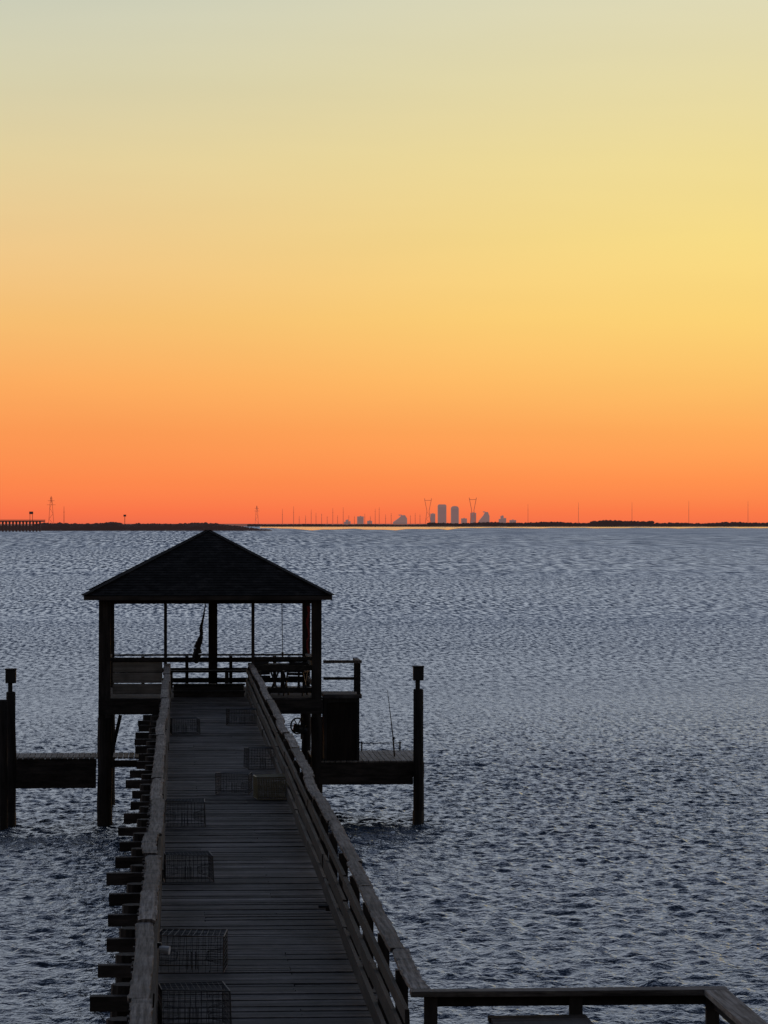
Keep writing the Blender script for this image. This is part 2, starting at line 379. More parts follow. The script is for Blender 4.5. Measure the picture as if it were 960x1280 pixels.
# ---------------------------------------------------------------- the pier
XL,XR=-.28,1.795; DZ=3.2; RZ=CAMZ-3.52; Y0,Y1=17.0,86.35; YC=25.7
pier=thing('pier','long weathered wooden pier running out to the roofed pavilion','pier',(0.75,Y0,0))
mb=MB(); y=Y0
while y<Y1:
    w=.14; tn=random.choice((.62,.8,.92,1,1.08,1.22))*random.uniform(.88,1.1)
    if random.random()<.03: tn*=1.8
    zz=DZ+random.uniform(-.006,.006)
    xe0=XL-.16+random.uniform(-.03,.03); xe1=XR+.12+random.uniform(-.03,.03)
    g=random.uniform(.004,.014)
    if random.random()<.35:      # butted over a joist
        xm=random.choice((.3,1.1))+random.uniform(-.01,.01)
        mb.box(xe0,xm-.004,y,y+w-g,zz-.04,zz,tn,j=.003); mb.box(xm+.004,xe1,y,y+w-g,zz-.042,zz-.002,tn*random.uniform(.75,1.25),j=.003)
    else: mb.box(xe0,xe1,y,y+w-g,zz-.04,zz,tn,j=.004)
    y+=w
mb.build('deck',M['deck'],pier)
def cap(x,ya,yb,name='handrail_cap',w=.165):
    mb=MB(); y=ya; k=0
    while y<yb-.01:
        L=min(random.choice((2.44,3.66,3.66,4.88)),yb-y); ns=30; off=random.uniform(-.02,.02); dz=random.uniform(-.012,.014); ti=random.uniform(.65,1.25); cup=random.uniform(-.008,.008); warp=random.uniform(-.025,.025)
        rows=[]
        for i in range(ns+1):
            t=i/ns
            yy=y+(L-.014)*t; wb=off+warp*math.sin(t*math.pi)+random.uniform(-.003,.003); zb=dz+random.uniform(-.003,.003)
            e0,e1=random.uniform(-.010,.010),random.uniform(-.010,.010)
            rows.append([(x+wb-w/2,yy,RZ-.042+zb),(x+wb+w/2,yy,RZ-.042+zb),(x+wb+w/2+e1,yy,RZ+zb+random.uniform(-.016,-.003)),(x+wb+w*.28,yy,RZ+zb+cup),(x+wb-w*.28,yy,RZ+zb+cup+random.uniform(-.003,.003)),(x+wb-w/2+e0,yy,RZ+zb+random.uniform(-.016,-.003))])
        vs=[p for r in rows for p in r]; fs=[(0,1,2,3,4,5),tuple(ns*6+q for q in (5,4,3,2,1,0))]
        for i in range(ns):
            for q in range(6): fs.append((i*6+q,(i+1)*6+q,(i+1)*6+(q+1)%6,i*6+(q+1)%6))
        mb.add(vs,[f[::-1] for f in fs],ti); y+=L
    return mb.build(name,M['rail'],pier)
cap(XL,Y0,Y1,w=.155); cap(XR+.035,YC+.115,Y1,w=.135)
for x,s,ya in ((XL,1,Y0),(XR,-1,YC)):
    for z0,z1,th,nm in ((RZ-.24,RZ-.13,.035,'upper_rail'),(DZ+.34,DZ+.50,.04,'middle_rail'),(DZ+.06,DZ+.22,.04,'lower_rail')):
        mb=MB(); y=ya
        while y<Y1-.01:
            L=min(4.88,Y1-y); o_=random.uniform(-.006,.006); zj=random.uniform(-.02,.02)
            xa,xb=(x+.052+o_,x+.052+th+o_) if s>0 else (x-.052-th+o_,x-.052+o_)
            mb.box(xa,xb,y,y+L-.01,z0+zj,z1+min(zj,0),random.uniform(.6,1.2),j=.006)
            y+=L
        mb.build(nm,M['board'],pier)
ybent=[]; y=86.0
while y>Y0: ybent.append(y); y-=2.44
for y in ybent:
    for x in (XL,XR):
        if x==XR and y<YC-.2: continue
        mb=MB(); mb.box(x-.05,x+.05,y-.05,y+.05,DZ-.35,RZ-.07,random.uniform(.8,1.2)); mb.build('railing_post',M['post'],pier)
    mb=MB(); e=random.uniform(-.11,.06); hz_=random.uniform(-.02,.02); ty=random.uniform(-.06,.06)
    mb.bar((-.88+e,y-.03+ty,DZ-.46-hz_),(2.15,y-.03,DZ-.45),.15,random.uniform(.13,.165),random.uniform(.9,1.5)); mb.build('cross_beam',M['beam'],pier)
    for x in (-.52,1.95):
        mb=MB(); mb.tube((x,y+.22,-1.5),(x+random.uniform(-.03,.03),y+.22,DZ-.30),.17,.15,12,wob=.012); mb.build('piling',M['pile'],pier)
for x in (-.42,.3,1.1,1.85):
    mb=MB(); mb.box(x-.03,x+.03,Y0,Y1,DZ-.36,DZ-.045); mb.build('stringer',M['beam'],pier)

# side platform in the lower right corner
pf=thing('side_platform','wooden side platform with railing branching off the pier at lower right','platform',(3,YC,0))
PX=4.06; 
mb=MB()
mb.box(XR-.045,PX+.1,YC-.07,YC+.11,RZ-.045,RZ,1.0,j=.005); mb.build('handrail_cap',M['railx'],pf,.005)
mb=MB(); mb.box(PX-.09,PX+.09,14,YC-.075,RZ-.043,RZ+.002,1.1,j=.004); mb.build('handrail_cap',M['rail'],pf,.004)
mb=MB(); mb.box(XR+.06,PX-.05,YC+.02,YC+.06,RZ-.125,RZ-.048,.8,j=.003); mb.build('upper_rail',M['board'],pf)
mb=MB(); mb.box(PX-.02,PX+.02,14,YC-.06,RZ-.15,RZ-.047,.8,j=.003); mb.build('upper_rail',M['board'],pf)
for x,y in ((1.90,YC),(3.0,YC),(PX-.02,YC),(PX,YC-2.4),(PX,YC-4.8)):
    mb=MB(); mb.box(x-.05,x+.05,y-.035,y+.015,DZ-.3,RZ-.05); mb.build('railing_post',M['post'],pf)
mb=MB(); y=14
while y<YC: mb.box(XR+.15,PX+.1,y,y+.132,DZ-.04,DZ,random.uniform(.75,1.15)); y+=.14
mb.build('deck',M['deck'],pf)
for y in (YC+.02,20):
    mb=MB(); mb.box(XR+.15,PX+.12,y,y+.04,DZ-.3,DZ-.045); mb.build('joist',M['beam'],pf)
for x in (2.6,3.9):
    for y in (YC-.3,20.2):
        mb=MB(); mb.tube((x,y,-1.5),(x,y,DZ-.3),.15,.14,12); mb.build('piling',M['pile'],pf)
t=thing('work_table','flat topped table just below the corner railing at the bottom edge','table',(2.7,25.3,DZ))
mb=MB()
for k in range(4): mb.box(2.32+random.uniform(-.01,.01),3.06,24.98+k*.145,25.115+k*.145,3.87,3.91,random.uniform(.5,.8),j=.002)
mb.build('tabletop',M['board'],t)
for x in (2.4,2.98):
    for y in (25.03,25.5):
        mb=MB(); mb.box(x-.04,x+.04,y-.04,y+.04,DZ+.003,3.867); mb.build('leg',M['post'],t)

# ---------------------------------------------------------------- pavilion
S=1/49.33; GY=86.5
def gx(px): return (px-223)*S
def gz(py): return CAMZ-(py-655)*S
pv=thing('pavilion','square wooden pavilion with dark hipped roof on pilings at the pier end','pavilion',(.76,GY,0))
GD=5.9; GYR=GY+GD
ex0,ex1,ey0,ey1=gx(104.5)+.03,gx(415.5)-.03,GY-.5,GYR+.5
# roof: shingle courses as overlapping thin steps up each face
az=7.42; cx_=.775; cy=(ey0+ey1)/2; ez=gz(744); rl=.07
mb=MB(); NC=26
for face in range(4):
    for k in range(NC):
        t0=k/NC; t1=(k+1.12)/NC; t1=min(t1,1)
        def rect(t):
            return (ex0+(cx_-rl-ex0)*t,ex1+(cx_+rl-ex1)*t,ey0+(cy-rl-ey0)*t,ey1+(cy+rl-ey1)*t,ez+(az-ez)*t)
        a=rect(t0); c=rect(t1); lift=.012
        P0=[(a[0],a[2]),(a[1],a[2]),(a[1],a[3]),(a[0],a[3])]; P1=[(c[0],c[2]),(c[1],c[2]),(c[1],c[3]),(c[0],c[3])]
        i,j=face,(face+1)%4
        nseg=max(2,int(28*(1-t0)))
        for q in range(nseg):
            u0,u1=q/nseg,(q+1)/nseg
            A=Vector((*P0[i],0)).lerp(Vector((*P0[j],0)),u0); B=Vector((*P0[i],0)).lerp(Vector((*P0[j],0)),u1)
            C=Vector((*P1[i],0)).lerp(Vector((*P1[j],0)),u0); D_=Vector((*P1[i],0)).lerp(Vector((*P1[j],0)),u1)
            A.z=B.z=a[4]+lift; C.z=D_.z=c[4]
            A2=A.copy(); A2.z-=lift+.01; B2=B.copy(); B2.z-=lift+.01
            mb.add([A,B,D_,C,A2,B2],[(0,1,2,3),(4,5,1,0)],random.uniform(.5,1.5))
roof=mb.build('roof',M['shingle'],pv)
for X,Y in ((ex0,ey0),(ex1,ey0),(ex0,ey1),(ex1,ey1)):
    mb=MB(); mb.bar((X,Y,ez+.02),(cx_,cy,az+.02),.16,.02); mb.build('ridge_cap',M['shingle'],roof)
zf0,zf1=gz(749.5),ez+.005
for bx in ((ex0,ex1,ey0,ey0+.04),(ex0,ex1,ey1-.04,ey1),(ex0,ex0+.04,ey0+.041,ey1-.041),(ex1-.04,ex1,ey0+.041,ey1-.041)):
    mb=MB(); mb.box(*bx,zf0,zf1); mb.build('fascia',M['fascia'],roof)
mb=MB(); mb.box(ex0+.05,ex1-.05,ey0+.05,ey1-.05,zf0+.03,zf0+.05); mb.build('soffit',M['beam'],roof)
pxl,pxr=gx(131.5),gx(395.5)
# posts (front pair reaches down to the water)
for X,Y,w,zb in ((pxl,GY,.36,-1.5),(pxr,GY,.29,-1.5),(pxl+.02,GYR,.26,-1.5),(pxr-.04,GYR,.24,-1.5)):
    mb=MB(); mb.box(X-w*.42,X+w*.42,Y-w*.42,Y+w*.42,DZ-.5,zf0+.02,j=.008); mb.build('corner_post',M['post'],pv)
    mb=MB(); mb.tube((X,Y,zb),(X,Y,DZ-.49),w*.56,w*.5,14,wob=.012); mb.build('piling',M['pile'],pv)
Xm=(266-223)/F*GYR
mb=MB(); mb.box(Xm-.12,Xm+.12,GYR-.12,GYR+.12,DZ,zf0+.02); mb.build('rear_post',M['post'],pv)
for px in (207,316):
    mb=MB(); mb.box(gx(px)-.04,gx(px)+.04,GY-.04,GY+.04,DZ,zf0+.02); mb.build('thin_post',M['post'],pv)
for Y in (GY-.06,GYR-.06):
    mb=MB(); mb.box(pxl,pxr,Y,Y+.12,zf0-.10,zf0+.028); mb.build('header_beam',M['beam'],pv)
for X in (pxl-.07,pxr-.07):
    mb=MB(); mb.box(X,X+.12,GY+.07,GYR-.07,zf0-.10,zf0+.028); mb.build('header_beam',M['beam'],pv)
# floor
mb=MB(); y=GY-.12
while y<GYR+.15: mb.box(pxl-.15,pxr+.15,y,y+.132,DZ-.04,DZ,random.uniform(.7,1.1)); y+=.14
mb.build('floor',M['deck'],pv)
for Y in (GY-.17,GYR+.16):
    mb=MB(); mb.box(pxl-.16,pxr+.16,Y,Y+.05,gz(892),DZ-.045,.9); mb.build('rim_joist',M['beam'],pv)
for X in np.linspace(pxl-.1,pxr+.1,8):
    mb=MB(); mb.box(X-.03,X+.03,GY-.11,GYR+.15,DZ-.3,DZ-.045); mb.build('floor_joist',M['beam'],pv)
# front left boarded panel
X0,X1=pxl+.2,gx(203)
for i in range(3):
    z1=gz(827)-i*.275; mb=MB(); mb.box(X0,X1,GY-.05,GY-.01,z1-.255,z1,random.uniform(.85,1.1),j=.004); mb.build('panel_board',M['pale'],pv)
mb=MB(); mb.box(pxl,X1+.1,GY-.1,GY+.08,gz(826)+.005,gz(821.5)); mb.build('railing_cap',M['board'],pv)
# front right railing
mb=MB(); mb.box(gx(318),pxr,GY-.1,GY+.08,gz(825),gz(821)); mb.build('railing_cap',M['board'],pv)
for z in (4.02,3.45):
    mb=MB(); mb.box(gx(318),pxr-.1,GY-.03,GY+.01,z-.13,z); mb.build('front_rail',M['board'],pv)
# rear & side railings
mb=MB(); mb.box(pxl,pxr,GYR-.08,GYR+.08,4.04,4.085); mb.build('railing_cap',M['board'],pv)
for z in (4.0,3.72,3.45):
    mb=MB(); mb.box(pxl+.1,pxr-.1,GYR-.16,GYR-.12,z-.13,z); mb.build('rear_rail',M['board'],pv)
for X in (pxl,pxr):
    mb=MB(); mb.box(X-.08,X+.08,GY+.2,GYR-.2,4.05,4.1); mb.build('railing_cap',M['board'],pv)
    for z in (3.98,3.5):
        mb=MB(); mb.box(X-.02,X+.02,GY+.2,GYR-.2,z-.13,z); mb.build('side_rail',M['board'],pv)
for X in np.linspace(pxl+.9,pxr-.9,4):
    mb=MB(); mb.box(X-.045,X+.045,GYR-.115,GYR-.03,DZ,4.035); mb.build('railing_post',M['post'],pv)
# braces under the floor
mb=MB(); mb.bar((pxl+.12,GY,1.55),(gx(151),GY,gz(893)),.07,.09); mb.build('brace',M['pile'],pv)
mb=MB(); mb.bar((pxr-.12,GYR,1.2),(pxr-1.6,GYR,gz(893)),.09,.12); mb.build('brace',M['pile'],pv)

# ---- things in the pavilion
t=thing('bench','long slatted bench against the rear railing of the pavilion','bench',(.9,GYR-.6,DZ))
mb=MB()
for k in range(4): mb.box(-.3,3.0,GYR-.75+k*.12,GYR-.65+k*.12,DZ+.43,DZ+.47)
mb.build('seat',M['board'],t)
for X in (-.2,1.3,2.8):
    mb=MB(); mb.box(X-.05,X+.05,GYR-.7,GYR-.32,DZ,DZ+.428); mb.build('leg',M['post'],t)
def chair(x,y,rz,label):
    t=thing('folding_chair',label,'chair',(x,y,DZ),'folding chairs in the pavilion'); 
    c,s=math.cos(rz),math.sin(rz)
    def R(a,b_,z): return (x+a*c-b_*s,y+a*s+b_*c,DZ+z)
    for sx in (-.25,.25):
        mb=MB(); mb.bar(R(sx,-.25,0),R(sx,.2,.62),.04,.03); mb.build('leg',M['black'],t)
        mb=MB(); mb.bar(R(sx,.25,0),R(sx,-.22,.60),.04,.03); mb.build('leg',M['black'],t)
        mb=MB(); mb.bar(R(sx*1.12,-.26,.62),R(sx*1.12,.24,.63),.06,.03); mb.build('armrest',M['black'],t)
    mb=MB(); mb.add([R(-.24,-.22,.43),R(.24,-.22,.43),R(.24,.2,.38),R(-.24,.2,.38)],[(0,1,2,3)]); mb.build('seat',M['cloth'],t)
    mb=MB()
    for k in range(5): mb.bar(R(-.25,.2+k*.02,.45+k*.09),R(.25,.2+k*.02,.45+k*.09),.012,.07)
    mb.build('backrest',M['cloth'],t)
chair(2.25,GY+1.5,.5,'dark folding chair in the pavilion beside the entrance on the right')
chair(3.0,GY+1.1,-.3,'dark folding chair in the pavilion next to the right front post')
t=thing('picnic_table','dark wooden table behind the right front railing of the pavilion','table',(2.6,GY+3,DZ))
mb=MB()
for k in range(5): mb.box(1.9,3.3,GY+2.6+k*.15,GY+2.74+k*.15,DZ+.70,DZ+.74)
mb.build('tabletop',M['board'],t)
for X in (2.05,3.15):
    for s in (-1,1):
        mb=MB(); mb.bar((X,GY+2.95-s*.35,DZ),(X+s*.001,GY+2.95+s*.25,DZ+.70),.05,.09); mb.build('leg',M['post'],t)
t=thing('entry_step','low slatted wooden step across the pavilion entrance','step',(.75,GY+.5,DZ))
for k in range(2):
    mb=MB(); mb.box(-.15,1.7,GY+.3+k*.35,GY+.6+k*.35,DZ+.12+k*.16,DZ+.16+k*.16); mb.build('tread',M['board'],t)
    mb=MB(); mb.box(-.12,1.67,GY+.34+k*.35,GY+.38+k*.35,DZ,DZ+.118+k*.16); mb.build('riser',M['beam'],t)
# hanging folded hammock
YH=GYR-.9
def hx(px): return (px-223)/F*YH
def hz(py): return CAMZ-(py-655)/F*YH
t=thing('hammock','dark bundled hammock hanging down beside the rear centre post','hammock',(hx(250),YH,hz(825)))
mb=MB(); pts=[(257,756,.012),(255,766,.022),(253,776,.03),(251,786,.05),(252,794,.05),(249,802,.085),(246,810,.095),(247,817,.12),(244,823,.10),(246,829,.04)]
for (a,b_,r),(c,d,r2) in zip(pts,pts[1:]): mb.tube((hx(a),YH,hz(b_)),(hx(c),YH,hz(d)),r,r2,9,wob=.008)
mb.build('cloth_bundle',M['cloth'],t)
mb=MB(); mb.tube((hx(256),YH,hz(757)),(hx(258),YH,zf0),.012,n=6); mb.build('rope',M['cloth'],t)
t=thing('pull_rope','thin rope dangling from the pavilion roof right of centre','rope',(hx(352),YH,hz(815)))
mb=MB(); mb.tube((hx(352),YH,zf0),(hx(353),YH,hz(815)),.009,n=6); mb.build('line',M['cloth'],t)
mb=MB(); mb.tube((hx(353),YH,hz(815)),(hx(353),YH,hz(822)),.035,.02,n=8); mb.build('toggle',M['black'],t)
t=thing('hanging_cloth','red cloth hanging against the right corner post of the pavilion','cloth',(gx(385),GY-.25,gz(810)))
mb=MB(); X=gx(384.5)
for k in range(8):
    z=gz(757)-k*.15; mb.bar((X+.03*math.sin(k*1.7),GY-.25,z),(X+.03*math.sin((k+1)*1.7),GY-.25,z-.16),.075-.005*k,.05)
mb.build('fabric',M['red'],t)
mb=MB(); mb.bar((X-.02,GY-.25,gz(757)),(X-.06,GY-.25,gz(750)),.03,.02); mb.build('strap',M['cloth'],t)

# ---- landing, railing, closet on the right
t=thing('landing','small railed landing projecting from the right side of the pavilion','landing',(4.1,GY,DZ))
mb=MB(); mb.box(gx(404),gx(452),GY-.1,GY+1.6,gz(873),gz(868)); mb.build('floor',M['deck'],t)
mb=MB(); mb.box(gx(404),gx(452),GY-.08,GY+.08,gz(829),gz(825.5)); mb.build('railing_cap',M['rail'],t)
mb=MB(); mb.box(gx(404),gx(448),GY-.02,GY+.02,gz(850),gz(846.5)); mb.build('middle_rail',M['board'],t)
for Y in (GY,GY+1.5):
    mb=MB(); mb.box(gx(446),gx(450.5),Y-.045,Y+.045,gz(868),gz(829.3)); mb.build('railing_post',M['post'],t)
mb=MB(); mb.box(gx(445),gx(451),GY+.09,GY+1.6,gz(829),gz(825.5)); mb.build('railing_cap',M['rail'],t)
t=thing('closet','dark brown boxed closet standing under the landing on the low dock','closet',(4.1,GY,1.6))
x0,x1=gx(405),gx(449); z0,z1=1.605,gz(873)-.005
for X in (x0,x1-.07):
    mb=MB(); mb.box(X,X+.07,GY-.06,GY+.04,z0,z1); mb.build('frame_post',M['post'],t)
mb=MB(); mb.box(x0+.072,x1-.072,GY-.05,GY+.03,z1-.1,z1-.002); mb.build('frame_rail',M['post'],t)
mb=MB(); mb.box(x0+.072,x1-.072,GY-.01,GY+.03,z0,z1-.11); mb.build('door',M['brown'],t)
for a,b_ in ((x0+.01,x0+.04),(x1-.04,x1-.01)):
    mb=MB(); mb.box(a,b_,GY+.05,GY+1.4,z0,z1-.01); mb.build('side_wall',M['brown'],t)
mb=MB(); mb.box(x0+.041,x1-.041,GY+1.36,GY+1.4,z0,z1-.01); mb.build('back_wall',M['brown'],t)

# ---- low docks
t=thing('low_dock','low wooden dock right of the pavilion, lower than the pier deck','dock',(5,GY,0))
mb=MB(); x=gx(392)
while x<gx(529): mb.box(x,x+.125,GY-.10,GY+3.9,1.56,1.6,random.uniform(.7,1.3)); x+=.14
mb.build('deck',M['paledeck'],t)
mb=MB(); mb.box(gx(392),gx(530),GY-.1,GY-.055,1.18,1.555); mb.build('rim_joist',M['beam'],t)
mb=MB(); mb.box(gx(392),gx(530),GY+3.85,GY+3.9,1.15,1.555); mb.build('rim_joist',M['beam'],t)
mb=MB(); mb.box(gx(396),gx(516),GY-.14,GY-.102,1.0,1.2); mb.build('cross_beam',M['beam'],t)
for X in (gx(446),gx(462),gx(512)):
    mb=MB(); mb.tube((X,GY+3.75,1.6),(X,GY+3.75,1.84),.02,n=6); mb.build('stake',M['pile'],t)
mb=MB(); mb.bar((gx(440),GY+3.75,1.80),(gx(514),GY+3.75,1.80),.015,.02); mb.build('guard_rope',M['pile'],t)

def bigpile(px,w,ptop,Y,label,box=True,boxlabel=None):
    X=(px-223)/F*Y; zt=CAMZ-(ptop-655)/F*Y; r=w/2/F*Y
    t=thing('dock_piling',label,'piling',(X,Y,0),'tall dock pilings')
    mb=MB(); mb.tube((X,Y,-1.5),(X+.01,Y,zt),r*1.08,r*.95,16,wob=.02); mb.build('shaft',M['pile'],t)
    mb=MB(); mb.tube((X,Y,zt),(X,Y,zt+.03),r*1.02,r*.8,16); mb.build('piling_cap',M['board'],t)
    mb=MB(); mb.tube((X,Y,-.3),(X,Y,.35),r*1.12,r*1.10,16); mb.build('waterline_band',M['black'],t)
    if box:
        b_=thing('post_box',boxlabel,'box',(X,Y,zt+.03),'black boxes on piling tops'); h=.36; w2=.13
        mb=MB(); mb.box(X-.07,X+.04,Y-.05,Y+.05,zt+.032,zt+.24); mb.build('bracket',M['black'],b_)
        mb=MB(); mb.box(X-w2,X+w2,Y-w2,Y+w2,zt+.242,zt+.242+h*.9,j=.004); mb.build('housing',M['black'],b_,.012)
        mb=MB(); mb.box(X-w2-.015,X+w2+.015,Y-w2-.015,Y+w2+.015,zt+.245+h*.9,zt+.29+h*.9); mb.build('lid',M['black'],b_,.01)
bigpile(523,13,863,GY-.3,'tall round piling at the right corner of the low dock',True,'black box on the piling right of the pavilion')
bigpile(15,12,865,GY-.2,'tall round piling at the left edge beneath the black box',True,'black box on the piling at the left edge')
bigpile(5,11,875,GY-1.2,'piling cut by the left edge of the picture, just before its taller neighbour',False)
t=thing('left_dock','low narrow dock left of the pavilion reaching the left edge','dock',(-3,GY,0))
mb=MB(); x=gx(-60)
while x<gx(168): mb.box(x,x+.125,GY+.15,GY+1.9,1.66,1.70,random.uniform(.8,1.3)); x+=.14
mb.build('deck',M['paledeck'],t)
mb=MB(); mb.box(gx(-60),gx(121),GY+.19,GY+.245,1.45,1.655); mb.build('rim_joist',M['beam'],t)
mb=MB(); mb.box(gx(-60),gx(120.5),GY+.15,GY+.188,.92,1.46); mb.build('cross_beam',M['beam'],t)
mb=MB(); mb.box(gx(142),gx(196),GY+.1,GY+.2,1.45,1.62); mb.build('tie_beam',M['beam'],t)
for X in (gx(8),gx(-50)):
    mb=MB(); mb.tube((X,GY+1.3,-1.5),(X,GY+1.3,1.6),.13,.12,12); mb.build('piling',M['pile'],t)
# fishing rod
t=thing('fishing_rod','thin fishing rod leaning upright on the low dock left of the piling','fishing rod',(gx(497),GY+1.2,1.6))
mb=MB(); mb.tube((gx(495),GY+1.2,gz(925)),(gx(488),GY+1.2,gz(866)),.014,.006,6); mb.build('rod',M['cloth'],t)
mb=MB(); mb.tube((gx(497),GY+1.2,1.61),(gx(495),GY+1.2,gz(925)),.022,.018,8); mb.build('handle',M['black'],t)
mb=MB(); mb.tube((gx(494),GY+1.16,gz(927)),(gx(497),GY+1.16,gz(927)),.04,n=8); mb.build('reel',M['black'],t)
# boat lift winch under the floor
t=thing('boat_lift_winch','dark winch with round wheel below the pavilion floor right of the pier','winch',(gx(374),GY+.3,2.3))
wx,wz=gx(372),gz(908)
mb=MB(); 
for k in range(18):
    A=2*math.pi*k/18; B=2*math.pi*(k+1)/18
    mb.bar((wx+.17*math.cos(A),GY+.2,wz+.2*math.sin(A)),(wx+.17*math.cos(B),GY+.2,wz+.2*math.sin(B)),.04,.04,up=(0,1,0))
mb.build('wheel',M['black'],t)
for k in range(3):
    mb=MB(); A=math.pi*k/3; mb.bar((wx-.17*math.cos(A),GY+.2,wz-.2*math.sin(A)),(wx+.17*math.cos(A),GY+.2,wz+.2*math.sin(A)),.025,.025,up=(0,1,0))
    mb.build('spoke',M['black'],t)
mb=MB(); mb.tube((wx-.1,GY+.35,wz-.05),(wx+.25,GY+.35,wz-.12),.11,n=10); mb.build('motor',M['steel'],t)
mb=MB(); mb.bar((wx+.12,GY+.4,wz-.35),(wx+.12,GY+.4,gz(890)),.07,.07); mb.build('bracket',M['steel'],t)

# ---------------------------------------------------------------- crab traps
def make_trap(wm,fm,label,w=.58,d=.58,h=.40,seed=1,g=.05,wr=.0019,r=.005):
    random.seed(seed)
    t=thing('crab_trap',label,'crab trap',(0,0,0),'wire crab traps left on the pier deck'); ORG[t]=Vector((0,0,0))
    hw=w/2; hd=d/2
    J=lambda:random.uniform(-.018,.018)
    lo_=[(-hw+J(),-hd+J(),r),(hw+J(),-hd+J(),r),(hw+J(),hd+J(),r),(-hw+J(),hd+J(),r)]
    hi_=[(-hw+J(),-hd+J(),h+J()),(hw+J(),-hd+J(),h+J()),(hw+J(),hd+J(),h+J()),(-hw+J(),hd+J(),h+J())]
    mb=MB()
    for i in range(4):
        mb.tube(lo_[i],lo_[(i+1)%4],r,n=6); mb.tube(hi_[i],hi_[(i+1)%4],r*1.2,n=6); mb.tube(lo_[i],hi_[i],r,n=6)
    mb.build('frame',M[fm],t)
    mb=MB()
    def wireq(P,Q): mb.tube(P,Q,wr,n=3)
    L3=lambda A,B,u:tuple(Vector(A).lerp(Vector(B),u))
    def face(A,B,C,D,nu,nv):   # A-B bottom, D-C top
        for i in range(1,nu):
            u=i/nu+random.uniform(-.015,.015); wireq(L3(A,B,u),L3(D,C,i/nu))
        for i in range(1,nv):
            u=i/nv; wireq(L3(A,D,u),L3(B,C,u+random.uniform(-.025,.025)))
    nw=int(w/g); nh=int(h/g)
    for i in range(4): face(lo_[i],lo_[(i+1)%4],hi_[(i+1)%4],hi_[i],nw,nh)
    face(hi_[0],hi_[1],hi_[2],hi_[3],nw,nw)
    mb.build('netting',M[wm],t)
    for s in (-1,1):
        mb=MB()
        for q in range(10):
            A=2*math.pi*q/10; B=2*math.pi*(q+1)/10
            mb.tube((s*hw,.13*math.cos(A),.15+.1*math.sin(A)),(s*hw*.45,.07*math.cos(A),.15+.05*math.sin(A)),.0025,n=3)
            mb.tube((s*hw*.45,.07*math.cos(A),.15+.05*math.sin(A)),(s*hw*.45,.07*math.cos(B),.15+.05*math.sin(B)),.0025,n=3)
        mb.build('funnel',M[wm],t)
    mb=MB()
    for q in range(8):
        A=2*math.pi*q/8; mb.tube((.05*math.cos(A),.05*math.sin(A),r),(.045*math.cos(A),.045*math.sin(A),h*.5),.003,n=3)
    mb.build('bait_basket',M[wm],t)
    mb=MB()
    for q in range(9):
        X=-hw+.03+q*(w-.06)/8; mb.tube((X,-.02,h*.5),(X,hd-.02,h*.72),wr,n=3)
    for q in range(3): mb.tube((-hw+.01,.05+q*.08,h*(.55+.06*q)),(hw-.01,.05+q*.08,h*(.55+.06*q)),wr,n=3)
    mb.build('inner_partition',M[wm],t)
    return t
traps=[(231,918,34,'wire',0.05,'dark wire crab trap on the left of the deck, farthest from the viewer'),
(304,907,38,'wire',-.04,'dark wire crab trap by the right rail nearest the pavilion'),
(329,962,42,'wire',.08,'dark wire crab trap against the right rail just behind the yellow one'),
(293,993,40,'wire',-.06,'dark wire crab trap left of the yellow trap in mid deck'),
(344,1000,50,'ywire',.03,'yellowish wire crab trap near the right rail in mid deck'),
(231,1034,50,'wire',.0,'dark wire crab trap by the left rail, just nearer than the yellow trap'),
(235,1103,58,'wire',.04,'dark wire crab trap by the left rail in the middle of the pier'),
(240,1217,84,'rust',-.03,'wide crab trap with rust coloured top edges by the left rail'),
(242,1292,84,'wire',.05,'dark crab trap by the left rail cut by the bottom of the picture')]
proto=make_trap('wire','wire','x',seed=1,g=.045,wr=.0022); protoy=make_trap('ywire','ywire','x',seed=2,g=.036,wr=.0055,r=.008); protor=make_trap('wire','rust','x',seed=3,g=.05,wr=.0022)
used=set()
for i,(px,pb,w,mt,rz,lb) in enumerate(traps):
    src={'wire':proto,'ywire':protoy,'rust':protor}[mt]
    o=src if mt not in used else copy_tree(src); used.add(mt)
    Y=F*4.4/(pb-655); sc=(w/F*Y)/.58
    o.location=((px-223)/F*Y,Y+.29*sc,DZ+.006); o.rotation_euler=(0,0,rz*2); o.scale=(sc,1,.84+.1*((i*7)%3)/2); o['label']=lb
random.seed(21)
# small deck things
Y=F*4.4/(1140-655); X=(411-223)/F*Y
t=thing('dock_cleat','small black cleat on the deck beside the right rail','cleat',(X,Y,DZ))
mb=MB(); mb.tube((X-.12,Y,DZ+.06),(X+.12,Y,DZ+.06),.018,.014,8); mb.build('horn',M['black'],t)
mb=MB(); mb.box(X-.04,X+.04,Y-.025,Y+.025,DZ+.008,DZ+.055); mb.build('base',M['black'],t,.004)
Y=F*3.75/(1185-655); X=(205-223)/F*Y
t=thing('lamp_fixture','small white fixture clipped to the inside of the left rail','lamp',(X,Y,RZ-.2))
mb=MB(); mb.tube((X-.04,Y,RZ-.23),(X+.05,Y-.02,RZ-.24),.03,.04,10); mb.build('shade',M['white'],t)
mb=MB(); mb.bar((X-.06,Y+.03,RZ-.2),(X-.02,Y,RZ-.2),.02,.05); mb.build('clip',M['steel'],t)

